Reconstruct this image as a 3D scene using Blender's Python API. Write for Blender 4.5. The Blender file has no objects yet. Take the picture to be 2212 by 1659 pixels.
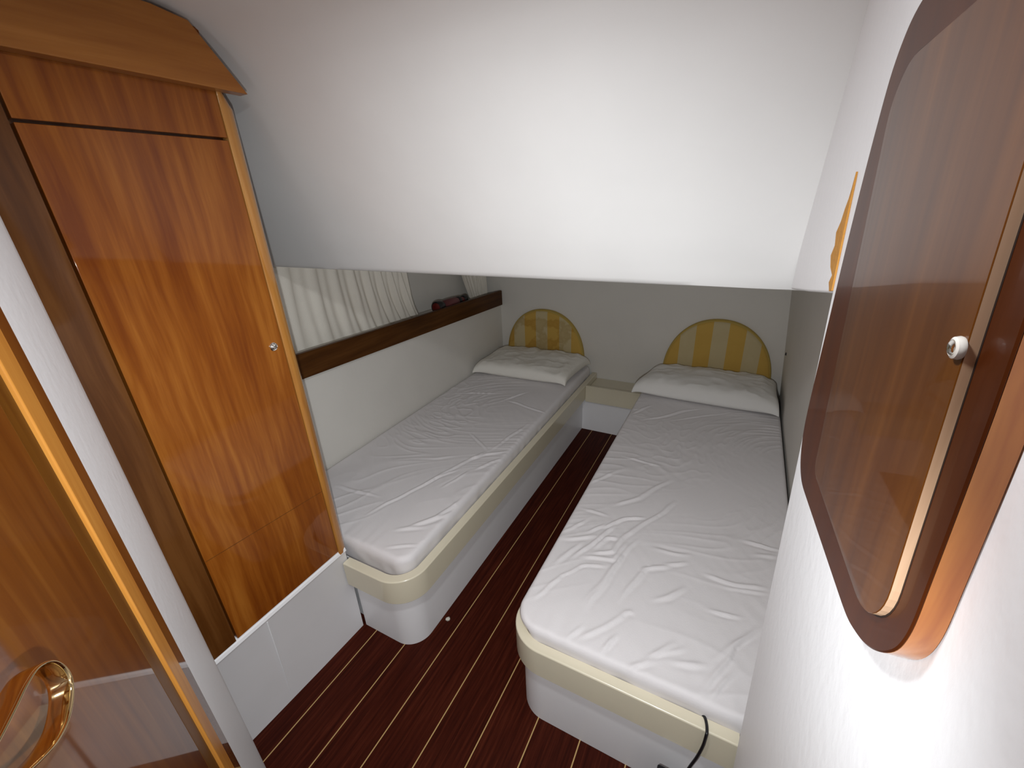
import bpy, bmesh, math, random
from mathutils import Vector, Matrix, noise

# ------------------------------------------------------------------ camera, light, exposure
scene = bpy.context.scene
col = scene.collection
scene.view_settings.view_transform = 'Standard'
scene.view_settings.look = 'None'
scene.view_settings.gamma = 1.0
scene.view_settings.use_curve_mapping = False
scene.view_settings.exposure = 0.0

CAM = Vector((0.0, 0.0, 1.5))
YAW, PITCH, ROLL, FPX = (-0.501389, 0.408286, -0.046074, 925.550)
def cam_matrix():
    a, b, c = YAW, PITCH, ROLL
    Rz = Matrix(((math.cos(a), -math.sin(a), 0), (math.sin(a), math.cos(a), 0), (0, 0, 1)))
    base = Matrix(((1, 0, 0), (0, 0, -1), (0, 1, 0)))
    Rp = Matrix(((1, 0, 0), (0, math.cos(b), -math.sin(b)), (0, math.sin(b), math.cos(b))))
    Rr = Matrix(((math.cos(c), -math.sin(c), 0), (math.sin(c), math.cos(c), 0), (0, 0, 1)))
    return Rr @ Rp @ base @ Rz          # world -> camera (x right, y down, z forward)
RM = cam_matrix()
right, down, fwd = Vector(RM[0]), Vector(RM[1]), Vector(RM[2])
cam_data = bpy.data.cameras.new('camera')
cam = bpy.data.objects.new('camera', cam_data); col.objects.link(cam)
m = Matrix.Identity(4)
for i in range(3):
    m[i][0] = right[i]; m[i][1] = -down[i]; m[i][2] = -fwd[i]; m[i][3] = CAM[i]
cam.matrix_world = m
cam_data.sensor_fit = 'HORIZONTAL'
cam_data.sensor_width = 36.0
cam_data.lens = 36.0 * FPX / 2212.0
cam_data.clip_start = 0.01
scene.camera = cam

world = bpy.data.worlds.new('world'); scene.world = world
world.use_nodes = True
world.node_tree.nodes['Background'].inputs['Color'].default_value = (0.9, 0.93, 1.0, 1)
world.node_tree.nodes['Background'].inputs['Strength'].default_value = 0.045

# the phone's flash: the only lamp in the cabin, right beside the lens
fl = bpy.data.lights.new('flash', 'SPOT')
fl.energy = 38.0
fl.color = (0.93, 0.975, 1.0)
fl.spot_size = math.radians(140)
fl.spot_blend = 1.0
fl.shadow_soft_size = 0.006
flo = bpy.data.objects.new('flash', fl); col.objects.link(flo)
fp = Vector((-0.055, 0.012, 1.345))
aim = (fwd * 1.0 + down * 0.12).normalized()
flo.location = fp
flo.rotation_euler = (-aim).to_track_quat('Z', 'Y').to_euler()

# added fill light for the overhead and right wall, unseen above the frame
cl = bpy.data.lights.new('added_fill_light', 'AREA')
cl.shape = 'DISK'; cl.size = 0.12; cl.energy = 6.6; cl.color = (0.93, 0.97, 1.0)
clo = bpy.data.objects.new('added_fill_light', cl); col.objects.link(clo)
clo.location = (-0.30, 0.22, 1.852)

# ------------------------------------------------------------------ helpers
def tag(o, label=None, cat=None, group=None, kind=None):
    if label: o['label'] = label
    if cat: o['category'] = cat
    if group: o['group'] = group
    if kind: o['kind'] = kind
    return o

def empty(name, loc=(0, 0, 0)):
    o = bpy.data.objects.new(name, None); col.objects.link(o)
    o.location = loc; o.empty_display_size = 0.05
    return o

def obj(name, verts, faces, mat, parent=None, smooth=False, bevel=0.0, seg=2, sharp=None):
    me = bpy.data.meshes.new(name)
    me.from_pydata([tuple(v) for v in verts], [], faces)
    me.update()
    bm = bmesh.new(); bm.from_mesh(me)
    bmesh.ops.remove_doubles(bm, verts=bm.verts, dist=1e-6)
    bmesh.ops.recalc_face_normals(bm, faces=bm.faces)
    bm.to_mesh(me); bm.free()
    if isinstance(mat, (list, tuple)):
        for k in mat: me.materials.append(k)
    elif mat: me.materials.append(mat)
    o = bpy.data.objects.new(name, me); col.objects.link(o)
    if parent is not None:
        o.parent = parent
        o.matrix_parent_inverse = Matrix.Translation(-Vector(parent.location))
    if bevel > 0:
        b = o.modifiers.new('bevel', 'BEVEL'); b.width = bevel; b.segments = seg
        b.limit_method = 'ANGLE'; b.angle_limit = math.radians(40); b.harden_normals = True
        smooth = True; sharp = 40
    if smooth:
        for p in me.polygons: p.use_smooth = True
        if sharp:
            me.set_sharp_from_angle(angle=math.radians(sharp)) if bevel == 0 else None
    return o

def structure(o):
    o['kind'] = 'structure'; return o

def box_vf(x0, x1, y0, y1, z0, z1):
    v = [(x0, y0, z0), (x1, y0, z0), (x1, y1, z0), (x0, y1, z0), (x0, y0, z1), (x1, y0, z1), (x1, y1, z1), (x0, y1, z1)]
    f = [(0, 3, 2, 1), (4, 5, 6, 7), (0, 1, 5, 4), (1, 2, 6, 5), (2, 3, 7, 6), (3, 0, 4, 7)]
    return v, f

def box(name, x0, x1, y0, y1, z0, z1, mat, parent=None, bevel=0.0, seg=2):
    v, f = box_vf(x0, x1, y0, y1, z0, z1)
    return obj(name, v, f, mat, parent, bevel=bevel, seg=seg)

def loft(name, loops, mat, parent=None, caps=True, closed=True, **kw):
    """skin a list of loops (same count) in order"""
    n = len(loops[0]); v = [p for l in loops for p in l]; f = []
    for i in range(len(loops) - 1):
        for j in range(n if closed else n - 1):
            a = i * n + j; b = i * n + (j + 1) % n
            f.append((a, b, b + n, a + n))
    if caps:
        f.append(tuple(range(n - 1, -1, -1))); k = (len(loops) - 1) * n
        f.append(tuple(range(k, k + n)))
    return obj(name, v, f, mat, parent, **kw)

def prism_xy(name, poly, z0, z1, mat, parent=None, **kw):
    return loft(name, [[(x, y, z0) for x, y in poly], [(x, y, z1) for x, y in poly]], mat, parent, **kw)
def prism_yz(name, poly, x0, x1, mat, parent=None, **kw):
    return loft(name, [[(x0, y, z) for y, z in poly], [(x1, y, z) for y, z in poly]], mat, parent, **kw)

def arc(cx, cy, r, a0, a1, n=10):
    return [(cx + r * math.cos(math.radians(a0 + (a1 - a0) * i / n)), cy + r * math.sin(math.radians(a0 + (a1 - a0) * i / n))) for i in range(n + 1)]

def tube_path(name, pts, r, mat, parent=None, seg=12):
    pts = [Vector(p) for p in pts]
    loops = []; up = Vector((0.3, 0.2, 1)).normalized()
    for i, p in enumerate(pts):
        t = (pts[min(i + 1, len(pts) - 1)] - pts[max(i - 1, 0)]).normalized()
        a = t.cross(up).normalized(); b = t.cross(a).normalized(); up = -b if (-b).dot(up) > 0 else b
        loops.append([p + (a * math.cos(2 * math.pi * k / seg) + b * math.sin(2 * math.pi * k / seg)) * r for k in range(seg)])
    return loft(name, loops, mat, parent, smooth=True, sharp=50)

def spline(pts, n=8):
    """Catmull-Rom through pts"""
    P = [Vector(p) for p in pts]; P = [P[0] * 2 - P[1]] + P + [P[-1] * 2 - P[-2]]; out = []
    for i in range(1, len(P) - 2):
        for k in range(n):
            t = k / n; a, b, c, d = P[i - 1], P[i], P[i + 1], P[i + 2]
            out.append(0.5 * ((2 * b) + (c - a) * t + (2 * a - 5 * b + 4 * c - d) * t * t + (3 * b - a - 3 * c + d) * t ** 3))
    out.append(P[-2]); return out

# ------------------------------------------------------------------ materials
def new_mat(name):
    m = bpy.data.materials.new(name); m.use_nodes = True
    return m, m.node_tree, m.node_tree.nodes['Principled BSDF']
def N(nt, t, **kw):
    n = nt.nodes.new(t)
    for k, v in kw.items(): setattr(n, k, v)
    return n

def mapping(nt, scale, rot=(0, 0, 0)):
    tc = N(nt, 'ShaderNodeTexCoord'); mp = N(nt, 'ShaderNodeMapping')
    mp.inputs['Scale'].default_value = scale; mp.inputs['Rotation'].default_value = rot
    nt.links.new(tc.outputs['Object'], mp.inputs['Vector'])
    return mp
def ramp(nt, src, stops):
    r = N(nt, 'ShaderNodeValToRGB'); e = r.color_ramp.elements
    e[0].position, e[0].color = stops[0][0], (*stops[0][1], 1)
    e[1].position, e[1].color = stops[-1][0], (*stops[-1][1], 1)
    for p, c in stops[1:-1]:
        k = e.new(p); k.color = (*c, 1)
    nt.links.new(src, r.inputs['Fac']); return r

def plain(name, colr, rough=0.5, metal=0.0, coat=0.0, bump=None, mottle=0.0, coat_rough=0.05):
    """paint or plastic; bump = (scale, strength); mottle = albedo variation"""
    m, nt, b = new_mat(name)
    b.inputs['Base Color'].default_value = (*colr, 1)
    b.inputs['Roughness'].default_value = rough; b.inputs['Metallic'].default_value = metal
    b.inputs['Coat Weight'].default_value = coat; b.inputs['Coat Roughness'].default_value = coat_rough
    if mottle:
        mp = mapping(nt, (1, 1, 1)); nz = N(nt, 'ShaderNodeTexNoise'); nz.inputs['Scale'].default_value = 5; nz.inputs['Detail'].default_value = 5
        nt.links.new(mp.outputs[0], nz.inputs['Vector'])
        r = ramp(nt, nz.outputs['Fac'], [(0.3, tuple(c * (1 - mottle) for c in colr)), (0.7, colr)])
        nt.links.new(r.outputs[0], b.inputs['Base Color'])
    if bump:
        mp = mapping(nt, bump[2] if len(bump) > 2 else (1, 1, 1)); nz = N(nt, 'ShaderNodeTexNoise')
        nz.inputs['Scale'].default_value = bump[0]; nz.inputs['Detail'].default_value = 4
        nt.links.new(mp.outputs[0], nz.inputs['Vector'])
        bp = N(nt, 'ShaderNodeBump'); bp.inputs['Strength'].default_value = bump[1]; bp.inputs['Distance'].default_value = 0.003
        nt.links.new(nz.outputs['Fac'], bp.inputs['Height']); nt.links.new(bp.outputs[0], b.inputs['Normal'])
    return m

def wood(name, light, mid, dark, axis='z', rough=0.35, coat=1.0, fine=1.0, seed=0.0, coat_rough=0.03, ior=1.5):
    """varnished veneer: long streaks, blotches and fine pores along one axis"""
    m, nt, b = new_mat(name)
    L = nt.links.new
    s = {'z': (1, 1, 0.06), 'y': (1, 0.06, 1), 'x': (0.06, 1, 1)}[axis]
    tc = N(nt, 'ShaderNodeTexCoord'); off = N(nt, 'ShaderNodeVectorMath', operation='ADD'); off.inputs[1].default_value = (seed, seed * 1.7, seed * 0.6)
    L(tc.outputs['Object'], off.inputs[0])
    wob = N(nt, 'ShaderNodeTexNoise'); wob.inputs['Scale'].default_value = 2.2; wob.inputs['Detail'].default_value = 2
    L(off.outputs[0], wob.inputs['Vector'])
    wadd = N(nt, 'ShaderNodeVectorMath', operation='MULTIPLY_ADD'); wadd.inputs[1].default_value = (0.035, 0.035, 0.0) if axis == 'z' else (0.02, 0.0, 0.02)
    L(wob.outputs['Color'], wadd.inputs[0]); L(off.outputs[0], wadd.inputs[2])
    def nz(scale, sc, det, rough_=0.55):
        mp = N(nt, 'ShaderNodeMapping'); mp.inputs['Scale'].default_value = sc; L(wadd.outputs[0], mp.inputs['Vector'])
        n = N(nt, 'ShaderNodeTexNoise'); n.inputs['Scale'].default_value = scale; n.inputs['Detail'].default_value = det; n.inputs['Roughness'].default_value = rough_
        L(mp.outputs[0], n.inputs['Vector']); return n.outputs['Fac']
    blot = nz(6.5, tuple(0.22 if c < 1 else 1 for c in s), 3)
    streak = nz(38, s, 4, 0.62)
    fine_ = nz(120 * fine, tuple(c * 0.5 if c < 1 else 1 for c in s), 3)
    a = N(nt, 'ShaderNodeMath', operation='MULTIPLY'); a.inputs[1].default_value = 0.50; L(streak, a.inputs[0])
    c = N(nt, 'ShaderNodeMath', operation='MULTIPLY_ADD'); c.inputs[1].default_value = 0.38; L(blot, c.inputs[0]); L(a.outputs[0], c.inputs[2])
    d = N(nt, 'ShaderNodeMath', operation='MULTIPLY_ADD'); d.inputs[1].default_value = 0.12; L(fine_, d.inputs[0]); L(c.outputs[0], d.inputs[2])
    r = ramp(nt, d.outputs[0], [(0.38, dark), (0.50, mid), (0.62, light)])
    L(r.outputs[0], b.inputs['Base Color'])
    b.inputs['Roughness'].default_value = rough
    b.inputs['Coat Weight'].default_value = coat; b.inputs['Coat Roughness'].default_value = coat_rough; b.inputs['Coat IOR'].default_value = ior
    b.inputs['Specular IOR Level'].default_value = 0.12
    return m

M = {}
M['lining'] = plain('white_vinyl_lining', (0.80, 0.79, 0.775), 0.55, bump=(9, 0.35), mottle=0.035)
M['wall'] = plain('off_white_lining', (0.74, 0.71, 0.655), 0.6, bump=(60, 0.15), mottle=0.04)
M['leather'] = plain('white_leatherette', (0.88, 0.87, 0.88), 0.5, bump=(70, 0.22, (1, 1, 0.6)), mottle=0.02)
M['gel'] = plain('white_gelcoat', (0.90, 0.885, 0.89), 0.35, bump=(12, 0.1), mottle=0.04)
M['cream'] = plain('cream_gelcoat', (0.72, 0.655, 0.50), 0.22, coat=0.3, bump=(25, 0.06), mottle=0.04)
M['sheet'] = plain('white_cotton_sheet', (0.75, 0.715, 0.715), 0.85, bump=(300, 0.12))
M['pillowcase'] = plain('white_pillowcase', (0.86, 0.83, 0.76), 0.85, bump=(40, 0.7))
M['pillowcase2'] = plain('white_smooth_pillowcase', (0.86, 0.845, 0.81), 0.85, bump=(30, 0.45))
M['curtain'] = plain('beige_curtain_cloth', (0.84, 0.79, 0.70), 0.9, bump=(260, 0.3))
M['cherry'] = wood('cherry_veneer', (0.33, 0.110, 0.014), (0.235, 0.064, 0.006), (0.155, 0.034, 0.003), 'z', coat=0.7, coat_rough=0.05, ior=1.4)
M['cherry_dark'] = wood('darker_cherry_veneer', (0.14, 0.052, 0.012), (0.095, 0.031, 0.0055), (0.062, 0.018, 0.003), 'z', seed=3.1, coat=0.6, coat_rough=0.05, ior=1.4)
M['crown'] = wood('cherry_cornice', (0.42, 0.165, 0.035), (0.34, 0.125, 0.022), (0.27, 0.090, 0.014), 'y', seed=1.3, coat=0.6, coat_rough=0.2)
M['trim'] = wood('honey_cherry_moulding', (0.52, 0.25, 0.060), (0.44, 0.19, 0.038), (0.35, 0.135, 0.022), 'z', seed=5.2, coat_rough=0.06)
M['gold'] = wood('honey_edge_moulding', (0.74, 0.345, 0.075), (0.66, 0.28, 0.052), (0.55, 0.21, 0.035), 'z', seed=6.0, coat=0.2, coat_rough=0.15)
M['doorwood'] = wood('brown_door_veneer', (0.20, 0.070, 0.010), (0.145, 0.042, 0.005), (0.10, 0.025, 0.003), 'z', seed=8.4, coat_rough=0.03)
M['stile'] = wood('door_stile', (0.185, 0.075, 0.010), (0.15, 0.055, 0.006), (0.115, 0.037, 0.004), 'z', seed=9.4, coat=0.15, coat_rough=0.3)
M['locker'] = wood('red_brown_locker_veneer', (0.125, 0.040, 0.006), (0.090, 0.026, 0.0035), (0.062, 0.016, 0.002), 'z', seed=12.4, coat=0.38, coat_rough=0.03, ior=1.45)
M['lockerframe'] = wood('red_brown_locker_frame', (0.080, 0.019, 0.004), (0.062, 0.014, 0.003), (0.05, 0.011, 0.003), 'z', seed=14.4, coat=0.12, coat_rough=0.05, ior=1.45)
M['lockeredge'] = wood('orange_frame_edge', (0.62, 0.23, 0.05), (0.42, 0.125, 0.028), (0.26, 0.065, 0.014), 'z', seed=2.4, coat_rough=0.1)
M['rawedge'] = wood('bare_plywood_edge', (0.80, 0.56, 0.38), (0.72, 0.46, 0.29), (0.52, 0.30, 0.17), 'z', seed=4.4, coat=0.1, coat_rough=0.4)
M['rail'] = wood('dark_rail_wood', (0.105, 0.040, 0.009), (0.075, 0.026, 0.005), (0.050, 0.016, 0.003), 'y', seed=7.0, coat=0.0, coat_rough=0.2)
M['groove'] = plain('dark_gap', (0.010, 0.003, 0.002), 0.6)
M['brass'] = plain('polished_brass', (0.86, 0.66, 0.36), 0.06, metal=1.0)
M['chrome'] = plain('polished_chrome', (0.80, 0.78, 0.74), 0.12, metal=1.0)
M['steelwhite'] = plain('pale_latch_ring', (0.80, 0.76, 0.70), 0.25, coat=0.5)
M['black'] = plain('black_plastic', (0.006, 0.006, 0.008), 0.35)
M['red'] = plain('dark_red_plastic', (0.12, 0.006, 0.004), 0.3, coat=0.2)
M['pink'] = plain('faded_pink_print', (0.24, 0.06, 0.065), 0.4, mottle=0.75)
M['foam'] = plain('exposed_yellow_foam', (0.62, 0.29, 0.055), 0.95, bump=(90, 0.8), mottle=0.25)
M['headedge'] = plain('mustard_piping_cloth', (0.50, 0.35, 0.085), 0.9, bump=(200, 0.2))

def striped(name, x_first, period, frac, stains):
    """upholstery with upright yellow and cream stripes, plus water-stain patches"""
    m, nt, b = new_mat(name); L = nt.links.new
    tc = N(nt, 'ShaderNodeTexCoord'); sp = N(nt, 'ShaderNodeSeparateXYZ'); L(tc.outputs['Object'], sp.inputs[0])
    a = N(nt, 'ShaderNodeMath', operation='SUBTRACT'); a.inputs[1].default_value = x_first; L(sp.outputs['X'], a.inputs[0])
    d = N(nt, 'ShaderNodeMath', operation='DIVIDE'); d.inputs[1].default_value = period; L(a.outputs[0], d.inputs[0])
    f = N(nt, 'ShaderNodeMath', operation='FLOORED_MODULO'); f.inputs[1].default_value = 1.0; L(d.outputs[0], f.inputs[0])
    g = N(nt, 'ShaderNodeMath', operation='LESS_THAN'); g.inputs[1].default_value = frac; L(f.outputs[0], g.inputs[0])
    mx = N(nt, 'ShaderNodeMix', data_type='RGBA'); L(g.outputs[0], mx.inputs['Factor'])
    mx.inputs['A'].default_value = (0.56, 0.46, 0.26, 1); mx.inputs['B'].default_value = (0.58, 0.36, 0.075, 1)
    nz = N(nt, 'ShaderNodeTexNoise'); nz.inputs['Scale'].default_value = 7; nz.inputs['Detail'].default_value = 3; L(tc.outputs['Object'], nz.inputs['Vector'])
    st = ramp(nt, nz.outputs['Fac'], [(0.50, (1, 1, 1)), (0.56, (0.80, 0.72, 0.56)), (0.64, (0.90, 0.84, 0.72))])
    mm = N(nt, 'ShaderNodeMix', data_type='RGBA', blend_type='MULTIPLY'); mm.inputs['Factor'].default_value = stains
    L(mx.outputs['Result'], mm.inputs['A']); L(st.outputs[0], mm.inputs['B']); L(mm.outputs['Result'], b.inputs['Base Color'])
    b.inputs['Roughness'].default_value = 0.9
    return m

def floor_mat():
    m, nt, b = new_mat('dark_plank_sole'); L = nt.links.new
    tc = N(nt, 'ShaderNodeTexCoord'); sp = N(nt, 'ShaderNodeSeparateXYZ'); L(tc.outputs['Object'], sp.inputs[0])
    a = N(nt, 'ShaderNodeMath', operation='SUBTRACT'); a.inputs[1].default_value = -0.2262; L(sp.outputs['X'], a.inputs[0])
    d = N(nt, 'ShaderNodeMath', operation='DIVIDE'); d.inputs[1].default_value = 0.1364; L(a.outputs[0], d.inputs[0])
    ad = N(nt, 'ShaderNodeMath', operation='ADD'); ad.inputs[1].default_value = 0.5; L(d.outputs[0], ad.inputs[0])
    f = N(nt, 'ShaderNodeMath', operation='FLOORED_MODULO'); f.inputs[1].default_value = 1.0; L(ad.outputs[0], f.inputs[0])
    s = N(nt, 'ShaderNodeMath', operation='SUBTRACT'); s.inputs[1].default_value = 0.5; L(f.outputs[0], s.inputs[0])
    ab = N(nt, 'ShaderNodeMath', operation='ABSOLUTE'); L(s.outputs[0], ab.inputs[0])
    g = N(nt, 'ShaderNodeMath', operation='LESS_THAN'); g.inputs[1].default_value = 0.0125; L(ab.outputs[0], g.inputs[0])
    fl_ = N(nt, 'ShaderNodeMath', operation='FLOOR'); L(ad.outputs[0], fl_.inputs[0])
    comb = N(nt, 'ShaderNodeCombineXYZ'); L(fl_.outputs[0], comb.inputs[2])
    mp = N(nt, 'ShaderNodeMapping'); mp.inputs['Scale'].default_value = (1, 0.035, 1); L(tc.outputs['Object'], mp.inputs['Vector'])
    va = N(nt, 'ShaderNodeVectorMath', operation='ADD'); L(mp.outputs[0], va.inputs[0]); L(comb.outputs[0], va.inputs[1])
    nz = N(nt, 'ShaderNodeTexNoise'); nz.inputs['Scale'].default_value = 110; nz.inputs['Detail'].default_value = 4; nz.inputs['Roughness'].default_value = 0.7; L(va.outputs[0], nz.inputs['Vector'])
    r = ramp(nt, nz.outputs['Fac'], [(0.35, (0.028, 0.0045, 0.0022)), (0.52, (0.048, 0.0080, 0.0036)), (0.7, (0.078, 0.0155, 0.0070))])
    mx = N(nt, 'ShaderNodeMix', data_type='RGBA'); L(g.outputs[0], mx.inputs['Factor']); L(r.outputs[0], mx.inputs['A'])
    mx.inputs['B'].default_value = (0.50, 0.33, 0.14, 1)
    # the round white splash of dried paint on the sole
    vs = N(nt, 'ShaderNodeVectorMath', operation='SUBTRACT'); vs.inputs[1].default_value = (-0.825, 0.894, 0.0); L(tc.outputs['Object'], vs.inputs[0])
    ln = N(nt, 'ShaderNodeVectorMath', operation='LENGTH'); L(vs.outputs[0], ln.inputs[0])
    n2 = N(nt, 'ShaderNodeTexNoise'); n2.inputs['Scale'].default_value = 420; L(tc.outputs['Object'], n2.inputs['Vector'])
    q = N(nt, 'ShaderNodeMath', operation='MULTIPLY_ADD'); q.inputs[1].default_value = -0.022; L(n2.outputs['Fac'], q.inputs[0]); L(ln.outputs['Value'], q.inputs[2])
    lt = N(nt, 'ShaderNodeMath', operation='LESS_THAN'); lt.inputs[1].default_value = -0.0035; L(q.outputs[0], lt.inputs[0])
    lt2 = N(nt, 'ShaderNodeMath', operation='LESS_THAN'); lt2.inputs[1].default_value = 0.0075; L(ln.outputs['Value'], lt2.inputs[0])
    mxx = N(nt, 'ShaderNodeMath', operation='MAXIMUM'); L(lt.outputs[0], mxx.inputs[0]); L(lt2.outputs[0], mxx.inputs[1])
    m3 = N(nt, 'ShaderNodeMix', data_type='RGBA'); L(mxx.outputs[0], m3.inputs['Factor']); L(mx.outputs['Result'], m3.inputs['A']); m3.inputs['B'].default_value = (0.62, 0.58, 0.50, 1)
    L(m3.outputs['Result'], b.inputs['Base Color'])
    b.inputs['Roughness'].default_value = 0.45
    b.inputs['Specular IOR Level'].default_value = 0.06
    return m
M['floor'] = floor_mat()

# ------------------------------------------------------------------ the cabin shell
YB = 2.75          # back wall
XL = -1.57         # hull-side wall beside the left bed
structure(box('floor', -1.75, 0.6, -0.9, YB + 0.05, -0.03, 0.0, M['floor']))
structure(box('wall_back', -1.95, 0.50, YB, YB + 0.04, 0.0, 1.42, M['wall']))

# lower hull-side wall with its ledge; the rail stands in front of the ledge
def zr(y): return 0.905 - 0.0402 * (y - 1.0)       # mid height of the rail along the wall
lp = [(XL, 0.0), (XL, None), (-1.74, None), (-1.74, 0.0)]
structure(loft('wall_left', [[(x, y, (zr(y) + 0.012) if z is None else z) for x, z in lp] for y in (0.30, 1.2, 2.0, YB)], M['wall']))
structure(box('wall_hull', -1.80, -1.74, -0.9, YB, 0.0, 1.60, M['wall']))

# right-hand partition W: leans a little, turned about 4 degrees off the keel line
E0 = Vector((0.144, 0.705, 0.349))
U = Vector((-0.0670, 0.9962, -0.0560)).normalized()
Nn = Vector((-0.9969, -0.0700, -0.0360)).normalized()
V = (Nn.cross(U)).normalized()
if V.z < 0: V = -V
def WP(y, z, t=0.0):
    x = E0.x + (t - Nn.y * (y - E0.y) - Nn.z * (z - E0.z)) / Nn.x
    return (x, y, z)
def UV(u, v, t=0.0):
    return E0 + U * u + V * v + Nn * t

# slanted overhead panel and ceiling: one continuous vinyl lining
prof = [(YB + 0.04, 1.300), (1.075, 1.300), (1.055, 1.301), (1.043, 1.305), (1.036, 1.314), (0.99, 1.392), (0.94, 1.483), (0.895, 1.565),
        (0.85, 1.647), (0.81, 1.720), (0.775, 1.778), (0.735, 1.826), (0.69, 1.858), (0.63, 1.875), (0.55, 1.880), (-0.9, 1.885), (-0.9, 2.0), (YB + 0.04, 2.0)]
xs = [-1.80 + 1.74 * i / 50 for i in range(50)] + [-0.06 + 0.08 * i / 8 for i in range(8)] + [0.02 + 0.14 * i / 70 for i in range(70)] + [0.16 + 0.02 * i for i in range(5)]
def sag(x, y, z):
    if y > 1.05 or y < 0.2 or z > 1.95: return (x, y, z)
    k = 0.004 * noise.noise(Vector((x * 2.5, y * 3, z * 2.5)))
    e = 0.0022 * noise.noise(Vector((x * 6, 3.3, z * 0.5))) if z < 1.34 else 0
    return (x, y + k, z + k * 0.6 + e)
# finer steps along the slanted face
pf = []
for a, b in zip(prof, prof[1:] + prof[:1]):
    n = 4 if (1.31 < a[1] < 1.88 and a[0] < 1.05) else 1
    for k in range(n): pf.append((a[0] + (b[0] - a[0]) * k / n, a[1] + (b[1] - a[1]) * k / n))
structure(loft('ceiling', [[sag(x, y, z) for y, z in pf] for x in xs], M['lining'], smooth=True, sharp=35))

wpoly = [(-0.9, 0.0), (0.700, 0.0), (0.703, 1.366), (0.86, 1.337), (1.025, 1.309), (0.985, 1.42), (0.93, 1.52), (0.88, 1.61), (0.83, 1.70), (0.78, 1.79), (0.70, 1.88), (-0.9, 1.91)]
structure(loft('wall_right', [[WP(y, z, 0.0) for y, z in wpoly], [WP(y, z, -0.03) for y, z in wpoly]], M['leather'], bevel=0.004, seg=2))
wall_right = bpy.data.objects['wall_right']
foam0 = [(0.6995, 1.512), (0.6995, 1.370), (0.708, 1.367), (0.716, 1.377), (0.709, 1.388), (0.722, 1.396), (0.730, 1.410), (0.722, 1.424), (0.727, 1.440), (0.717, 1.455), (0.712, 1.470), (0.706, 1.482), (0.7025, 1.495)]
foam = [(0.6995 + max(0.0, y - 0.6995) * 1.35, z) for y, z in foam0]
loft('exposed_foam', [[WP(y, z, 0.0002) for y, z in foam], [WP(y, z, 0.0022) for y, z in foam]], M['foam'], wall_right)

# side wall of the right bed, beyond the partition
def sx(z): return 0.290 - 0.085 * (z - 0.40)
structure(loft('wall_bedside', [[(sx(z), 0.72, z), (sx(z), YB, z), (sx(z) + 0.03, YB, z), (sx(z) + 0.03, 0.72, z)] for z in (0.30, 0.80, 1.31)], M['wall']))
wb = bpy.data.objects['wall_bedside']
box('screw', sx(0.66) - 0.006, sx(0.66) + 0.002, 2.62, 2.635, 0.655, 0.668, M['black'], wb, bevel=0.002)
structure(box('wall_starboard', 0.40, 0.45, -0.9, YB, 0.0, 1.9, M['wall']))

# white padded end of the entrance bulkhead at the left
pp = [(-0.872, 0.182), (-0.93, 0.214), (-0.985, 0.242)] + [(-1.012 + 0.020 * math.sin(math.radians(a)) - 0.002, 0.238 + 0.020 * math.cos(math.radians(a))) for a in (20, 0, -30, -60, -90)]
pp = [(-0.8725, 0.1805), (-0.90, 0.1965), (-0.93, 0.2130), (-0.96, 0.2295), (-0.985, 0.2430), (-1.003, 0.2520), (-1.018, 0.2588), (-1.032, 0.2610), (-1.043, 0.2580), (-1.050, 0.248), (-1.050, 0.20), (-0.89, 0.12)]
structure(prism_xy('wall_entrance', pp, 0.0, 1.88, M['leather'], smooth=True, sharp=50))

# ------------------------------------------------------------------ entrance door (standing open at the far left) and its frame
DN = Vector((math.cos(math.radians(64)), math.sin(math.radians(64)), 0)); DU = Vector((DN.y, -DN.x, 0))
def DP(u, z, t=0.0): return DU * u + DN * (-0.22 + t) + Vector((0, 0, z))
def dslab(name, u0, u1, z0, z1, t0, t1, mat, parent=None, bevel=0.0, seg=2):
    v = [DP(u, z, t) for z in (z0, z1) for u, t in ((u0, t0), (u1, t0), (u1, t1), (u0, t1))]
    f = [(0, 1, 2, 3), (4, 7, 6, 5), (0, 4, 5, 1), (1, 5, 6, 2), (2, 6, 7, 3), (3, 7, 4, 0)]
    return obj(name, v, f, mat, parent, bevel=bevel, seg=seg)
door = structure(empty('door_1', DP(-0.45, 0.0)))
door['label'] = 'varnished brown entrance door with a brass handle, left edge of the cabin'
dslab('door_leaf', -0.7145, -0.16, 0.02, 1.86, -0.035, 0.0, M['doorwood'], door, bevel=0.0015)
dslab('stile', -0.7600, -0.7150, 0.02, 1.86, -0.035, -0.0005, M['stile'], door, bevel=0.002)
frame = structure(empty('trim_1', DP(-0.82, 0.0)))
dslab('edge_moulding', -0.8160, -0.7630, 0.0, 1.878, -0.035, 0.004, M['gold'], frame, bevel=0.003, seg=3)
dslab('jamb', -0.8720, -0.8163, 0.0, 1.878, -0.035, 0.0, M['doorwood'], frame, bevel=0.001)
# brass pull: an oval loop of flat strap standing off the door on two posts
def hpt(u, z, t): return DP(u, z, t)
HPTS = [(-0.4417, 1.1488), (-0.4496, 1.1266), (-0.4403, 1.1128), (-0.4147, 1.1096), (-0.3874, 1.1181), (-0.3622, 1.1334), (-0.3394, 1.1503),
        (-0.3198, 1.1675), (-0.3106, 1.1811), (-0.3133, 1.1894), (-0.3289, 1.1879), (-0.3509, 1.1829), (-0.3756, 1.1781), (-0.3987, 1.1739), (-0.4218, 1.1659)]
def ring():
    n_ = len(HPTS); out = []
    for i in range(n_):
        a, b, c, d = [Vector(HPTS[(i + k) % n_]) for k in (-1, 0, 1, 2)]
        for q in range(6):
            t = q / 6
            out.append(0.5 * ((2 * b) + (c - a) * t + (2 * a - 5 * b + 4 * c - d) * t * t + (3 * b - a - 3 * c + d) * t ** 3))
    return out
cen = ring()
n = len(cen)
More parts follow.
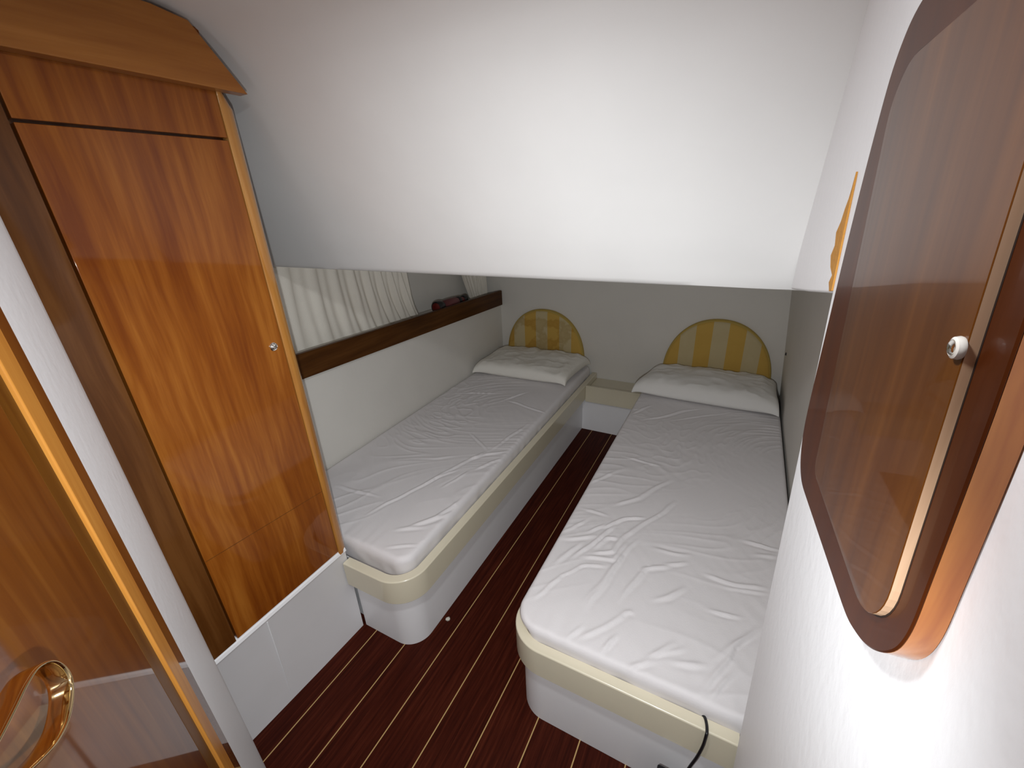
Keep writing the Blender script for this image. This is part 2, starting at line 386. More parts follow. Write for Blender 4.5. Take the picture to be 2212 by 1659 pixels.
loops = []
for i in range(n):
    p0 = Vector(cen[i - 1]); p1 = Vector(cen[(i + 1) % n]); tdir = (p1 - p0).normalized(); nd = Vector((tdir.y, -tdir.x)); c = Vector(cen[i])
    w, dd = 0.0016, 0.0085
    lp_ = []
    for k in range(12):
        an = 2 * math.pi * k / 12
        ca, sa_ = math.cos(an), math.sin(an)
        ox = w * (abs(ca) ** 0.6) * (1 if ca > 0 else -1); ot = dd * (abs(sa_) ** 0.6) * (1 if sa_ > 0 else -1)
        q = c + nd * ox
        lp_.append(DP(q.x, q.y, 0.026 + ot))
    loops.append(lp_)
v = [p for l in loops for p in l]; f = []
for i in range(n):
    for k in range(12):
        a = i * 12 + k; b = i * 12 + (k + 1) % 12; c_ = ((i + 1) % n) * 12 + (k + 1) % 12; d_ = ((i + 1) % n) * 12 + k
        f.append((a, b, c_, d_))
hnd = obj('door_handle', v, f, M['brass'], door, smooth=True)
hnd['label'] = 'oval polished brass pull'
e1 = Vector(cen[int(n * 0.52)])
tube_path('handle_post', [DP(e1.x, e1.y, 0.0), DP(e1.x, e1.y, 0.010), DP(e1.x, e1.y, 0.020)], 0.006, M['brass'], hnd)

# ------------------------------------------------------------------ wardrobe
WX = -1.10
wr = empty('wardrobe', (WX - 0.2, 0.50, 0.0))
tag(wr, 'tall varnished cherry wardrobe on a white plinth beside the left bed', 'wardrobe')
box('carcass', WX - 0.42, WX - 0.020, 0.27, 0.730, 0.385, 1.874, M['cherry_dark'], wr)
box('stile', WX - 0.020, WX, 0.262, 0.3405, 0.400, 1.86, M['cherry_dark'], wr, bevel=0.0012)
box('upper_panel', WX - 0.020, WX, 0.3455, 0.6995, 1.6555, 1.86, M['cherry'], wr, bevel=0.0012)
# door leaf with a faint horizontal seam low down: two veneer sheets on one leaf
dl = box('wardrobe_door', WX - 0.018, WX, 0.3455, 0.6995, 0.4030, 1.6500, M['cherry'], wr, bevel=0.0012)
loft('veneer_seam', [[(WX - 0.001, 0.3465, 0.6860), (WX + 0.0003, 0.3465, 0.6860), (WX + 0.0003, 0.6985, 0.6590), (WX - 0.001, 0.6985, 0.6590)],
                     [(WX - 0.001, 0.3465, 0.6873), (WX + 0.0003, 0.3465, 0.6873), (WX + 0.0003, 0.6985, 0.6603), (WX - 0.001, 0.6985, 0.6603)]], M['cherry_dark'], dl)
def lathe(name, origin, axis, prof_, mat, parent, seg=28):
    axis = Vector(axis).normalized(); a = axis.orthogonal().normalized(); b = axis.cross(a); o = Vector(origin)
    loops = [[o + axis * h + (a * math.cos(2 * math.pi * k / seg) + b * math.sin(2 * math.pi * k / seg)) * max(r, 1e-4) for k in range(seg)] for r, h in prof_]
    return loft(name, loops, mat, parent, smooth=True, sharp=40)
k1 = lathe('latch', (WX, 0.672, 1.159), (1, 0, 0), [(0.0115, 0), (0.0115, 0.002), (0.010, 0.0035), (0.0075, 0.0025), (0.0068, 0.003)], M['chrome'], dl)
lathe('push_button', (WX, 0.672, 1.159), (1, 0, 0), [(0.0066, 0.002), (0.0066, 0.006), (0.0045, 0.0075), (0.001, 0.008)], M['chrome'], k1)
# rounded edge moulding at the wardrobe's right corner
tp = [(WX - 0.020, 0.7005), (WX + 0.002, 0.7005), (WX + 0.004, 0.704), (WX + 0.0035, 0.716), (WX - 0.002, 0.728), (WX - 0.012, 0.738), (WX - 0.026, 0.744), (WX - 0.045, 0.746), (WX - 0.045, 0.728), (WX - 0.020, 0.728)]
tl = [[(x, y, 0.388) for x, y in tp], [(x, y, 1.715) for x, y in tp], [(x - max(0, y - 0.7) * 0.1, 0.7005 + (y - 0.7005) * 0.80, 1.735) for x, y in tp], [(x, 0.7005 + (y - 0.7005) * 0.45, 1.752) for x, y in tp]]
e_ = loft('edge_moulding', tl, M['trim'], wr, smooth=True, sharp=50); e_['label'] = 'lighter honey-coloured corner moulding'
# cornice board whose right end is cut to the slope of the ceiling
cp = [(0.20, 1.752), (0.757, 1.7445), (0.664, 1.858), (0.60, 1.868), (0.20, 1.872)]
loft('cornice', [[(WX, y, z) for y, z in cp], [(WX + 0.030, y, z) for y, z in cp]], M['crown'], wr, bevel=0.002)
# white plinth with a rolled top lip and a vertical bead
pl = [[(-1.20, y, 0.0), (xb, y, 0.0), (WX - 0.003, y, 0.375), (WX + 0.004, y, 0.386), (WX + 0.002, y, 0.396), (WX - 0.006, y, 0.401), (WX - 0.022, y, 0.401), (-1.20, y, 0.395)] for y, xb in ((0.262, -1.128), (0.40, -1.121), (0.55, -1.114), (0.728, -1.108))]
pln = loft('plinth', pl, M['gel'], wr, smooth=True, sharp=40); pln['label'] = 'white gelcoat plinth'
loft('bead', [[(-1.123 + 0.0245 * k, 0.425 - 0.002, 0.378 * k), (-1.1195 + 0.0245 * k, 0.425, 0.378 * k), (-1.123 + 0.0245 * k, 0.425 + 0.002, 0.378 * k)] for k in (0.0, 1.0)], M['gel'], pln)

# ------------------------------------------------------------------ wooden fiddle rail, curtains and the things behind the rail
rl = [[(XL + 0.022, y, zr(y) - 0.053), (XL + 0.022, y, zr(y) + 0.049), (XL + 0.018, y, zr(y) + 0.053), (XL - 0.001, y, zr(y) + 0.053), (XL - 0.001, y, zr(y) - 0.053)] for y in (0.75, 1.4, 2.1, 2.735)]
rail = tag(loft('wooden_rail', rl, M['rail'], bevel=0.002), 'long brown wooden rail along the hull wall above the left bed', 'rail')
def curtain(name, y0t, y1t, y0b, y1b, zt, folds, seed, label, depth=0.014):
    random.seed(seed)
    nu, nv = 220, 26; v = []; f = []
    ph = [random.uniform(0, 6.28) for _ in range(4)]
    for j in range(nv + 1):
        t = j / nv
        a = y0t + (y0b - y0t) * (t ** 1.6); b = y1t + (y1b - y1t) * (t ** 2.2)
        for i in range(nu + 1):
            s = i / nu
            s2 = s ** 0.75
            y = a + (b - a) * s
            zb = zr(y) + 0.014
            z = zt + (zb - zt) * t
            w = math.sin(2 * math.pi * folds * s ** 1.9 + ph[0] + (1.6 * t + 1.2 * t * t) * math.sin(4.2 * s + ph[1])) * 0.6 + math.sin(2 * math.pi * folds * 2.1 * s ** 1.5 + ph[2] + t * 2.6 + 1.5 * math.sin(6 * s)) * 0.40
            w = math.copysign(abs(w) ** 0.75, w)
            amp = depth * (0.20 + 0.95 * s) * (0.75 + 0.35 * math.sin(math.pi * t))
            v.append((-1.665 + w * amp + 0.003 * noise.noise(Vector((s * 9, t * 3, seed))), y, z))
    for j in range(nv):
        for i in range(nu):
            k = j * (nu + 1) + i; f.append((k, k + 1, k + nu + 2, k + nu + 1))
    o = obj(name, v, f, M['curtain'], smooth=True)
    so = o.modifiers.new('cloth', 'SOLIDIFY'); so.thickness = 0.0015
    return tag(o, label, 'curtain')
curtain('curtain', 0.80, 1.855, 0.80, 1.95, 1.296, 9, 4, 'wide beige curtain hanging next to the wardrobe behind the wooden rail')
curtain('curtain', 2.345, 2.700, 2.50, 2.72, 1.296, 6, 9, 'narrow beige curtain bunched in the far corner behind the wooden rail', 0.012)

def zl(y): return zr(y) + 0.012
fa = Vector((-1.612, 2.035, zl(2.035) + 0.040)); fb = Vector((-1.632, 2.385, zl(2.385) + 0.034))
ax = (fb - fa).normalized()
ft = empty('flashlight', tuple(fa - Vector((0, 0, 0.028))))
tag(ft, 'small dark red and black torch lying on the ledge behind the wooden rail', 'flashlight')
Lh = (fb - fa).length
lathe('head', fa, ax, [(0.030, 0.0), (0.036, 0.003), (0.037, 0.03), (0.031, 0.06), (0.022, 0.075)], M['black'], ft)
lathe('lens', fa, ax, [(0.001, -0.002), (0.022, -0.003), (0.030, 0.001), (0.029, 0.004)], M['red'], ft)
lathe('barrel', fa, ax, [(0.022, 0.072), (0.030, 0.085), (0.033, 0.14), (0.031, 0.215), (0.027, 0.235)], M['pink'], ft)
lathe('ring', fa, ax, [(0.028, 0.232), (0.030, 0.236), (0.030, 0.262), (0.024, 0.268)], M['black'], ft)
lathe('neck', fa, ax, [(0.020, 0.266), (0.022, 0.28), (0.020, 0.31)], M['red'], ft)
lathe('tail_cap', fa, ax, [(0.020, 0.308), (0.027, 0.315), (0.028, 0.338), (0.018, 0.348)], M['black'], ft)

# ------------------------------------------------------------------ the two beds: white bases and cream rims
def bed_path(off, left):
    """open path front-inner end -> corner -> back, offset outwards by off"""
    if left:
        r = 0.085; cx_, cy_ = -0.847 - r, 0.735 + r
        return [(-1.0995, 0.735 - off)] + arc(cx_, cy_, r + off, 270, 360, 14) + [(-0.847 + off, 1.3), (-0.847 + off, 2.0), (-0.847 + off, YB - 0.004)]
    r = 0.085; cx_, cy_ = -0.437 + r, 0.735 + r
    return [(0.150, 0.735 - off)] + arc(cx_, cy_, r + off, 270, 180, 14) + [(-0.437 - off, 1.3), (-0.437 - off, 2.0), (-0.437 - off, YB - 0.004)]
def sweep(name, left, sect, mat, parent, **kw):
    paths = [bed_path(o_, left) for o_, z in sect]
    loops = [[(paths[k][i][0], paths[k][i][1], sect[k][1]) for k in range(len(sect))] for i in range(len(paths[0]))]
    o = loft(name, loops, mat, parent, smooth=True, sharp=60, **kw)
    wn = o.modifiers.new('weighted', 'WEIGHTED_NORMAL'); wn.keep_sharp = True; wn.weight = 80
    return o
RT, RB = 0.345, 0.243
for left in (True, False):
    nm = 'bed_base'
    b = empty(nm, ((-1.2 if left else -0.1), 1.7, 0.0))
    tag(b, 'low built-in bed base along the hull, cream rim on white, beside the wardrobe' if left else 'low built-in bed base against the right wall, black cable over its cream rim', 'bed')
    p = bed_path(0.0, left)
    back = [(-1.565, YB - 0.004), (-1.565, 0.79), (-1.098, 0.76)] if left else [(0.285, YB - 0.004), (0.285, 0.735)]
    poly = p + back
    prism_xy('base', poly, 0.0, 0.300, M['gel'], b, smooth=True, sharp=35)
    d = 0.030 if left else 0.0225
    w_in = -0.004 if left else -0.0085
    sweep('rim', left, [(w_in, RB), (d - 0.002, RB), (d, RB + 0.003), (d, RT - 0.005), (d - 0.0015, RT - 0.0015), (d - 0.005, RT), (w_in + 0.002, RT), (w_in, RT - 0.003)], M['cream'], b)

# ledge joining the two beds at the head end
sh = empty('ledge', (-0.64, 2.62, 0.0))
tag(sh, 'small cream ledge between the two bed heads above a white panel', 'shelf')
box('tray', -0.8155, -0.4605, 2.515, YB - 0.002, 0.285, 0.305, M['cream'], sh)
box('fascia', -0.8165, -0.4600, 2.497, 2.517, 0.232, 0.345, M['cream'], sh, bevel=0.002)
box('lower_panel', -0.8465, -0.4375, 2.535, 2.548, 0.0, 0.284, M['gel'], sh)

# ------------------------------------------------------------------ mattresses in fitted sheets
L_STROKES=[[(-1.085,1.103),(-1.026,1.276),(-0.994,1.378),(-0.952,1.467)],[(-0.952,1.467),(-0.894,1.807)],[(-0.95,1.31),(-0.987,1.148)],[(-1.225,1.275),(-1.056,1.373)],[(-1.501,1.954),(-1.196,2.08)],[(-1.165,1.971),(-1.066,2.167)],[(-1.124,2.001),(-0.998,1.969),(-0.859,1.949)],[(-1.13,1.588),(-0.956,1.473)],[(-1.001,1.375),(-0.941,1.448),(-0.868,1.52)],[(-0.936,1.316),(-0.891,1.402),(-0.844,1.476)],[(-1.16,0.878),(-1.048,1.196),(-1.0,1.283)],[(-0.96,0.899),(-0.898,0.996),(-0.863,1.138)],[(-0.962,0.794),(-0.871,0.848)],[(-1.417,0.967),(-1.181,0.992)],[(-0.87,0.86),(-0.789,1.026)],[(-0.941,0.915),(-0.857,1.05)],[(-0.998,0.869),(-0.902,0.933)]]
R_STROKES=[[(-0.309,1.357),(-0.237,1.434),(-0.137,1.611)],[(-0.37,1.714),(-0.193,1.69)],[(-0.422,1.288),(-0.309,1.283)],[(-0.323,1.2),(-0.251,1.286),(-0.195,1.328)],[(-0.371,1.035),(-0.31,1.157),(-0.274,1.245)],[(-0.314,1.081),(-0.253,1.117),(-0.232,1.207),(-0.151,1.372),(-0.106,1.468)],[(-0.347,1.046),(-0.243,1.083),(-0.222,1.17)],[(-0.422,0.83),(-0.376,0.955),(-0.327,1.013),(-0.257,1.04)],[(-0.273,0.881),(-0.223,1.105),(-0.188,1.214)],[(-0.179,0.936),(-0.139,1.085),(-0.072,1.14)],[(-0.437,1.147),(-0.385,1.24)],[(-0.435,1.105),(-0.314,1.169)],[(-0.452,1.439),(-0.354,1.585)],[(0.028,1.146),(0.119,1.146),(0.209,1.168)],[(-0.096,1.135),(-0.03,1.178)],[(-0.445,2.121),(-0.353,2.282)],[(-0.363,2.091),(-0.088,2.357)],[(-0.255,2.121),(0.072,2.374)],[(0.131,1.349),(0.242,1.362)],[(0.17,1.297),(0.234,1.321)],[(-0.317,1.106),(-0.285,1.168),(-0.249,1.185)],[(-0.361,1.168),(-0.306,1.238)],[(-0.418,0.982),(-0.363,1.118)],[(-0.019,1.214),(-0.139,1.189)],[(-0.25,0.772),(-0.199,0.835),(-0.158,0.905),(-0.137,0.918)],[(-0.261,0.871),(-0.237,1.01),(-0.216,1.137)],[(-0.185,0.753),(-0.161,0.826)],[(-0.28,0.751),(-0.253,0.815)],[(-0.076,0.794),(-0.016,0.872)],[(-0.114,0.732),(-0.101,0.763),(-0.047,0.808)],[(0.056,0.769),(0.123,0.908),(0.188,1.019)],[(0.087,1.119),(0.211,1.151)],[(-0.061,0.813),(0.013,0.87)],[(0.075,0.865),(0.176,0.981)],[(-0.02,0.814),(0.068,0.852)],[(0.054,1.013),(0.135,1.028)],[(0.076,0.758),(0.132,0.865)],[(-0.093,0.98),(-0.012,1.071)]]
RIDGE = 0.0042
def seg_dist(px, py, s):
    ax_, ay, bx, by = s
    dx, dy = bx - ax_, by - ay; L2 = dx * dx + dy * dy + 1e-12
    t = max(0.0, min(1.0, ((px - ax_) * dx + (py - ay) * dy) / L2))
    qx, qy = ax_ + dx * t - px, ay + dy * t - py
    side = (dx * (py - ay) - dy * (px - ax_)) / math.sqrt(L2)
    return math.sqrt(qx * qx + qy * qy), side, t

def dx_neg(X, xc, hx, rc):
    w_ = max(0.0, min(1.0, (-(X - xc) - (hx - 1.0 * rc)) / (rc * 0.9))); return w_ * w_ * (3 - 2 * w_)
def mattress(name, x0, x1, y0, y1, zb, zt, rc, re, strokes, label, hgt, seed, overlap=0.0):
    """rc plan corner radius, re edge roll radius"""
    step = 0.0048
    nx = int((x1 - x0) / step); ny = int((y1 - y0) / step)
    xc, yc = (x0 + x1) / 2, (y0 + y1) / 2; hx, hy = (x1 - x0) / 2, (y1 - y0) / 2
    # bin the strokes for speed
    segs = []
    rnd = random.Random(seed)
    for st in strokes:
        tot = len(st) - 1
        h = hgt * rnd.uniform(0.7, 1.25); wd = rnd.uniform(0.0042, 0.0065)
        for i in range(tot):
            a, b = st[i], st[i + 1]
            segs.append((a[0], a[1], b[0], b[1], h, wd, i == 0, i == tot - 1, len(segs) if i == 0 else segs[-1][8]))
    bins = {}
    for s in segs:
        for bx in range(int((min(s[0], s[2]) - 0.05) * 20) - 1, int((max(s[0], s[2]) + 0.05) * 20) + 2):
            for by in range(int((min(s[1], s[3]) - 0.05) * 20) - 1, int((max(s[1], s[3]) + 0.05) * 20) + 2):
                bins.setdefault((bx, by), []).append(s)
    v = []; idx = {}
    for j in range(ny + 1):
        for i in range(nx + 1):
            # cluster lines near the border
            sx_ = -1 + 2 * i / nx; sy_ = -1 + 2 * j / ny
            px, py = sx_ * hx, sy_ * hy
            ox, oy = abs(px) - (hx - rc), abs(py) - (hy - rc)
            if ox > 0 and oy > 0:
                a, b = ox / rc, oy / rc
                ox, oy = a * math.sqrt(1 - b * b / 2) * rc, b * math.sqrt(1 - a * a / 2) * rc
                px = math.copysign(hx - rc + ox, px); py = math.copysign(hy - rc + oy, py)
                d = rc - math.sqrt(ox * ox + oy * oy)
            else:
                d = min(hx - abs(px), hy - abs(py))
            d = max(0.0, d)
            X, Y = xc + px, yc + py
            z = zt
            if d < re: z = zt - re + math.sqrt(max(0, re * re - (re - d) ** 2))
            z += 0.0035 * min(1, d / 0.15)
            wx = X + 0.012 * noise.noise(Vector((X * 9, Y * 9, seed))); wy = Y + 0.012 * noise.noise(Vector((X * 9, Y * 9, seed + 7)))
            fade = min(1.0, 0.25 + d / 0.02)
            best = {}
            for s in bins.get((int(wx * 20) if wx >= 0 else int(wx * 20) - 1, int(wy * 20)), ()):
                dist, side, t = seg_dist(wx, wy, s[:4])
                if dist < s[5] * 4:
                    te = 1.0
                    if s[6]: te *= min(1.0, t * 2.5 + 0.12)
                    if s[7]: te *= min(1.0, (1 - t) * 2.5 + 0.12)
                    g = math.exp(-(dist / s[5]) ** 2); gs = math.exp(-((side + s[5] * 1.7) / (s[5] * 1.3)) ** 2) * (1 if dist < s[5] * 3.5 else 0)
                    c_ = s[4] * te * (g - 0.45 * gs)
                    o_ = best.get(s[8], 0.0)
                    if abs(c_) > abs(o_): best[s[8]] = c_
            acc = sum(best.values())
            z += acc * fade
            # fine ridged creasing in drifting patches
            rot = 0.5 + 0.9 * noise.noise(Vector((X * 1.3, Y * 1.1, seed + 20)))
            ca_, sa2 = math.cos(rot), math.sin(rot)
            p_, q_ = X * ca_ + Y * sa2, -X * sa2 + Y * ca_
            rg = 1 - abs(noise.noise(Vector((p_ * 4.5, q_ * 17, seed + 30))))
            pm = max(0.0, 0.35 + 1.3 * noise.noise(Vector((X * 2.6, Y * 2.2, seed + 40))))
            z += RIDGE * (rg ** 9) * min(1.0, pm) * fade
            ex = noise.noise(Vector((X * 5 + Y * 2, Y * 4 - X * 3, seed)))
            z += 0.0016 * ex * fade + 0.0009 * noise.noise(Vector(((X + Y) * 26, (X - Y) * 9, seed + 3))) * fade * max(0.0, 0.6 + noise.noise(Vector((X * 3, Y * 3, 5))) )
            # gathers running over the front edge
            gth = max(0.0, 1 - (Y - y0) / 0.16)
            z += 0.0022 * gth * noise.noise(Vector((X * 34, Y * 5, seed + 11))) * fade
            v.append((X, Y, z))
    f = [(j * (nx + 1) + i, j * (nx + 1) + i + 1, (j + 1) * (nx + 1) + i + 1, (j + 1) * (nx + 1) + i) for j in range(ny) for i in range(nx)]
    bl = [i for i in range(nx + 1)] + [j * (nx + 1) + nx for j in range(1, ny + 1)] + [ny * (nx + 1) + i for i in range(nx - 1, -1, -1)] + [j * (nx + 1) for j in range(ny - 1, 0, -1)]
    nb = len(bl); rows = 6; prev = bl
    for r in range(1, rows + 1):
        cur = []
        for q in bl:
            X, Y, Z = v[q]; t = r / rows
            zz = Z + (zb - Z) * t
            wob = 0.0045 * math.sin(math.pi * t * 0.9) * noise.noise(Vector((X * 22 + Z, Y * 22, seed + 2 + t)))
            tuck = 0.006 * t * t + overlap * min(1.0, t * 2.2) * dx_neg(X, xc, hx, rc)
            dx, dy = X - xc, Y - yc
            nxn = math.copysign(max(0.0, min(1.0, (abs(dx) - (hx - rc)) / (rc * 0.9))), dx); nyn = math.copysign(max(0.0, min(1.0, (abs(dy) - (hy - rc)) / (rc * 0.9))), dy)
            cur.append(len(v)); v.append((X + nxn * (wob - tuck), Y + nyn * (wob - tuck), zz))
        for k in range(nb):
            f.append((prev[k], prev[(k + 1) % nb], cur[(k + 1) % nb], cur[k]))
        prev = cur
    f.append(tuple(prev))
    o = obj(name, v, f, M['sheet'], smooth=True)
    return tag(o, label, 'mattress')

mattress('mattress', XL + 0.004, -0.856, 0.760, YB - 0.010, 0.301, 0.398, 0.055, 0.020, L_STROKES,
         'mattress in a creased white fitted sheet on the left bed, next to the wardrobe', 0.0045, 3)
mattress('mattress', -0.4510, 0.284, 0.743, YB - 0.010, 0.3005, 0.386, 0.085, 0.016, R_STROKES,
         'mattress in a heavily wrinkled white fitted sheet on the right bed', 0.0052, 8, 0.028)

# ------------------------------------------------------------------ pillows
def pillow(name, c00, c10, c11, c01, zb, thick, back, mat, label, seed, power=3.0, lip=0.050):
    """corners: front-left, front-right, back-right, back-left"""
    n = 64; v = []
    def plan(s, t):
        # pulled-in sides between the corners
        s_ = s * (1 - 0.030 * (1 - t * t)); t_ = t * (1 - 0.045 * (1 - s * s))
        a, b = (s_ + 1) / 2, (t_ + 1) / 2
        x = (1 - a) * (1 - b) * c00[0] + a * (1 - b) * c10[0] + a * b * c11[0] + (1 - a) * b * c01[0]
        y = (1 - a) * (1 - b) * c00[1] + a * (1 - b) * c10[1] + a * b * c11[1] + (1 - a) * b * c01[1]
        return x, y
    def prof_(s, t):
        return max(0.0, (1 - abs(s) ** power) * (1 - abs(t) ** power)) ** 0.30
    for side in (1, -1):
        for j in range(n + 1):
            for i in range(n + 1):
                s = math.sin(math.pi / 2 * (-1 + 2 * i / n)); t = math.sin(math.pi / 2 * (-1 + 2 * j / n))
                x, y = plan(s, t); h = prof_(s, t); lp2 = lip * (1 - 0.75 * abs(s * t) ** 6)
                if side == 1:
                    e = min(1, (1 - abs(s)) * 6) * min(1, (1 - abs(t)) * 6)
                    edge = math.exp(-((1 - max(abs(s), abs(t))) / 0.22))
                    wr_ = 0.009 * noise.noise(Vector((x * 6, y * 8, seed))) + (0.006 + 0.010 * edge) * noise.noise(Vector((x * 24 + 0.5 * t, y * 7, seed + 2))) + 0.006 * (1 - abs(noise.noise(Vector((x * 9 + y * 5, y * 14 - x * 4, seed + 4))))) ** 6
                    z = zb + lp2 + (thick - lp2) * h + wr_ * e + back * ((t + 1) / 2) ** 2 * (0.25 + 0.75 * h)
                else:
                    z = zb + lp2 - lp2 * min(1, h * 1.25) + back * ((t + 1) / 2) ** 2 * 0.25
                v.append((x, y, z))
    m_ = (n + 1) ** 2; f = []
    for sd in (0, 1):
        for j in range(n):
            for i in range(n):
                k = sd * m_ + j * (n + 1) + i
                q = (k, k + 1, k + n + 2, k + n + 1); f.append(q if sd == 0 else q[::-1])
    o = obj(name, v, f, mat, smooth=True)
    bm = bmesh.new(); bm.from_mesh(o.data); bmesh.ops.remove_doubles(bm, verts=bm.verts, dist=0.0004); bm.to_mesh(o.data); bm.free()
    for p in o.data.polygons: p.use_smooth = True
    return tag(o, label, 'pillow')
pillow('pillow', (-1.545, 2.262), (-0.880, 2.290), (-0.852, 2.700), (-1.545, 2.700), 0.404, 0.108, 0.006, M['pillowcase'],
       'crinkled white pillow on the left bed under the smaller stained headboard', 2)
pillow('pillow', (-0.490, 2.370), (0.268, 2.352), (0.262, 2.700), (-0.415, 2.700), 0.397, 0.122, 0.008, M['pillowcase2'],
       'plump white pillow on the right bed, touching the side wall', 5, power=3.4)

# ------------------------------------------------------------------ half-moon headboards on the back wall
def headboard(cx_, hw, z0, ht, mat, label, pw=2.0):
    e = empty('headboard', (cx_, YB - 0.02, z0)); tag(e, label, 'headboard')
    def outline(k, n=48):
        pts = []
        for i in range(n + 1):
            th = math.pi * i / n
            c, s = math.cos(th), math.sin(th)
            pts.append((cx_ + hw * k * math.copysign(abs(c) ** (2 / pw), c), z0 + (ht * k if k < 1 else ht) * abs(s) ** (2 / pw) + (0 if k == 1 else 0)))
        return pts
    secs = [(1.0, YB - 0.001), (1.0, YB - 0.016), (0.993, YB - 0.024), (0.978, YB - 0.029)]
    loft('edge_band', [[(x, y, z) for x, z in outline(k)] for k, y in secs], M['headedge'], e, smooth=True, sharp=60)['label'] = 'mustard cloth edge'
    secs = [(0.976, YB - 0.024), (0.970, YB - 0.031), (0.93, YB - 0.036), (0.80, YB - 0.039)]
    loft('pad', [[(x, y, z) for x, z in outline(k)] for k, y in secs], mat, e, smooth=True, sharp=60)
headboard(-1.213, 0.302, 0.412, 0.360, striped('striped_upholstery_stained', -1.3586, 0.1795, 0.50, 0.9), 'smaller half-moon headboard with faded yellow stripes and water stains', 2.15)
headboard(-0.075, 0.306, 0.43, 0.366, striped('striped_upholstery', -0.2038, 0.177, 0.51, 0.10), 'wider half-moon headboard with clear yellow and cream stripes', 2.1)

# ------------------------------------------------------------------ locker door on the right-hand partition
lk = empty('locker', tuple(UV(-0.30, 1.03, 0.0)))
tag(lk, 'red-brown varnished locker door with rounded corners on the right partition', 'cabinet door')
def rrect(u0, u1, v0, v1, r, n=10):
    """radii: bl, br, tr, tl where left is the far side (larger u)"""
    rb, rB, rT, rt = r
    P = []
    P += [(u1 - rb + rb * math.cos(math.radians(a)), v0 + rb + rb * math.sin(math.radians(a))) for a in [0 - 90 * k / n for k in range(n + 1)]]
    P += [(u0 + rB + rB * math.cos(math.radians(a)), v0 + rB + rB * math.sin(math.radians(a))) for a in [270 - 90 * k / n for k in range(n + 1)]]
    P += [(u0 + rT + rT * math.cos(math.radians(a)), v1 - rT + rT * math.sin(math.radians(a))) for a in [180 - 90 * k / n for k in range(n + 1)]]
    P += [(u1 - rt + rt * math.cos(math.radians(a)), v1 - rt + rt * math.sin(math.radians(a))) for a in [90 - 90 * k / n for k in range(n + 1)]]
    return P
def closed_curve(pts, q=5):
    n_ = len(pts); out = []
    for i in range(n_):
        a, b, c, d = [Vector(pts[(i + k) % n_]) for k in (-1, 0, 1, 2)]
        if (c - b).length > 0.12:
            out.append(tuple(b)); continue
        for k in range(q):
            t = k / q; h0 = (c - a) * 0.5; h1 = (d - b) * 0.5
            L_ = (c - b).length
            if h0.length > L_: h0 = h0.normalized() * L_
            if h1.length > L_: h1 = h1.normalized() * L_
            out.append(tuple((2 * t ** 3 - 3 * t ** 2 + 1) * b + (t ** 3 - 2 * t ** 2 + t) * h0 + (-2 * t ** 3 + 3 * t ** 2) * c + (t ** 3 - t ** 2) * h1))
    return out
FO = closed_curve([(-0.355, 0.7855), (-0.200, 0.7835), (-0.163, 0.7855), (-0.139, 0.800), (-0.125, 0.828), (-0.122, 0.861), (-0.130, 0.930), (-0.140, 0.997), (-0.150, 1.070), (-0.163, 1.142),
                   (-0.176, 1.198), (-0.189, 1.237), (-0.210, 1.263), (-0.236, 1.275), (-0.270, 1.279), (-0.400, 1.279), (-0.435, 1.272), (-0.463, 1.253), (-0.478, 1.225), (-0.482, 1.190),
                   (-0.482, 1.020), (-0.479, 0.905), (-0.477, 0.868), (-0.469, 0.842), (-0.451, 0.819), (-0.428, 0.801), (-0.402, 0.790), (-0.385, 0.7865)])
PI_ = closed_curve([(-0.360, 0.8300), (-0.235, 0.8270), (-0.214, 0.829), (-0.205, 0.838), (-0.2025, 0.858), (-0.2025, 1.060), (-0.207, 1.125), (-0.214, 1.180), (-0.222, 1.212), (-0.238, 1.229), (-0.262, 1.2335), (-0.400, 1.2335),
                    (-0.430, 1.230), (-0.452, 1.217), (-0.466, 1.195), (-0.470, 1.165), (-0.466, 0.985), (-0.456, 0.885), (-0.448, 0.864), (-0.434, 0.849), (-0.416, 0.8395), (-0.395, 0.8335)])
def wl(P, t): return [UV(u, v_, t) for u, v_ in P]
def inset(P, d, cu, cv_):
    out = []
    n = len(P)
    for i in range(n):
        a, b, c = Vector(P[i - 1]), Vector(P[i]), Vector(P[(i + 1) % n])
        t = (c - a).normalized(); nn = Vector((-t.y, t.x))
        if nn.dot(Vector((cu, cv_)) - b) < 0: nn = -nn
        out.append(tuple(b + nn * d))
    return out
cu, cv_ = -0.303, 1.029
ed = loft('frame_edge', [wl(FO, 0.0005), wl(FO, 0.0145)], M['lockeredge'], lk, smooth=True, sharp=40); ed['label'] = 'orange-brown outer edge of the frame'
loft('frame', [wl(inset(FO, 0.0002, cu, cv_), 0.0146), wl(FO, 0.0150), wl(inset(FO, 0.0012, cu, cv_), 0.0160)], M['lockerframe'], lk, smooth=True, sharp=30)
PI_ = rrect(-0.4555, -0.2085, 0.8275, 1.2325, (0.016, 0.050, 0.050, 0.045))
gap = loft('gap', [wl(inset(PI_, -0.0014, cu, cv_), 0.0158), wl(inset(PI_, -0.0014, cu, cv_), 0.01615)], M['groove'], lk)
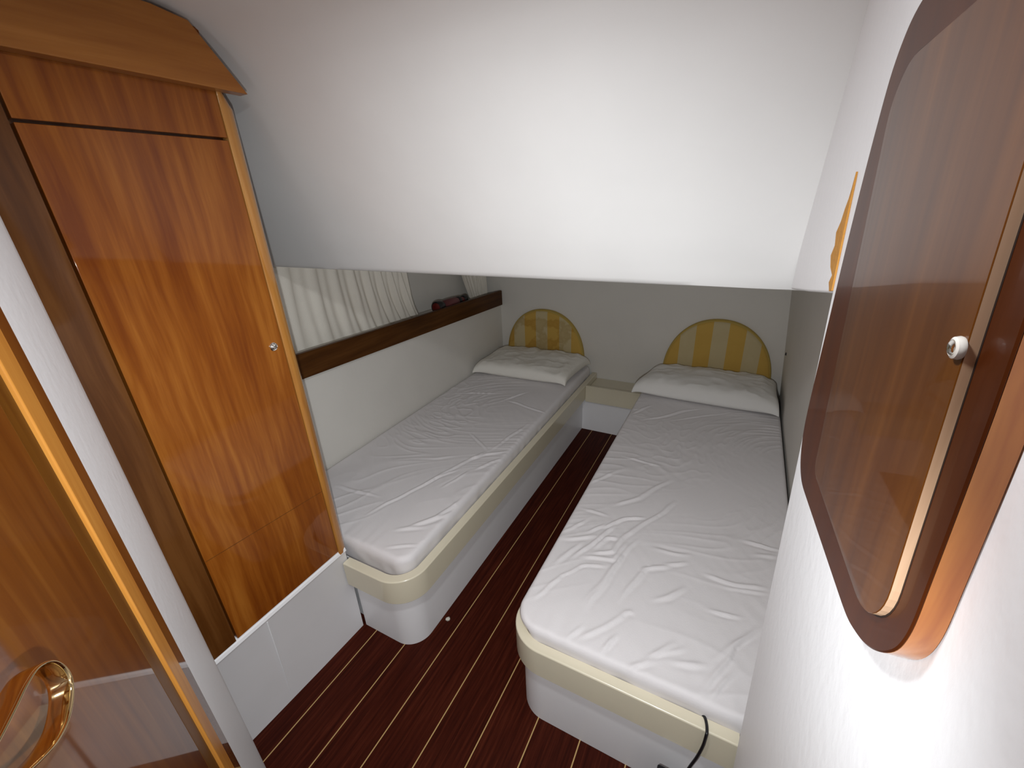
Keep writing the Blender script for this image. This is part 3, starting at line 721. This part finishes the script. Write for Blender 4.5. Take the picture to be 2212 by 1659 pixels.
# the panel stands slightly ajar: flush on its far side, proud on the latch side
def wj(P, d): return [UV(u, v_, 0.0162 + d * max(0.06, (-0.2085 - u) / 0.25)) for u, v_ in P]
pn = loft('door_panel', [wl(PI_, 0.0162), wj(PI_, 0.0050)], M['rawedge'], lk)
pn.name = 'panel_edge'; pn['label'] = 'pale unvarnished edge of the door panel'
loft('door_panel', [wj(PI_, 0.0051), wj(inset(PI_, 0.0005, cu, cv_), 0.0056)], M['locker'], lk, smooth=True, sharp=30)
kc = UV(-0.4512, 1.0435, 0.0217)
lt_ = lathe('latch', kc, Nn, [(0.0062, 0.0), (0.0066, 0.0012), (0.0060, 0.0034), (0.0046, 0.0042), (0.0042, 0.0036)], M['steelwhite'], lk)
lathe('push_button', kc, Nn, [(0.0041, 0.002), (0.0041, 0.0044), (0.003, 0.0052), (0.001, 0.0055)], M['chrome'], lt_)

# ------------------------------------------------------------------ black cable and adapter at the foot of the right bed
cb = spline([(0.060, 0.760, 0.330), (0.074, 0.742, 0.347), (0.080, 0.727, 0.3495), (0.0825, 0.710, 0.3500), (0.082, 0.7035, 0.342), (0.080, 0.7030, 0.30), (0.073, 0.7025, 0.250), (0.062, 0.704, 0.190), (0.052, 0.705, 0.12), (0.047, 0.690, 0.05), (0.045, 0.66, 0.006)], 8)
tag(tube_path('power_cable', cb, 0.0034, M['black']), 'thin black cable hanging over the cream rim of the right bed', 'cable')
ad = tag(box('power_adapter', -0.008, 0.048, 0.655, 0.697, 0.0, 0.161, M['black'], bevel=0.005, seg=3), 'black plastic adapter block standing at the foot of the right bed', 'power adapter')

# ------------------------------------------------------------------ made-up housing round the added fill light, out of view above the frame
lp_ = empty('fill_light_housing', (-0.30, 0.22, 1.880))
tag(lp_, 'small round white housing added around the unseen overhead fill light', 'ceiling lamp')
lathe('bezel', (-0.30, 0.22, 1.882), (0, 0, -1), [(0.085, 0.0), (0.085, 0.006), (0.078, 0.012), (0.070, 0.012), (0.066, 0.004), (0.001, 0.003)], M['gel'], lp_)
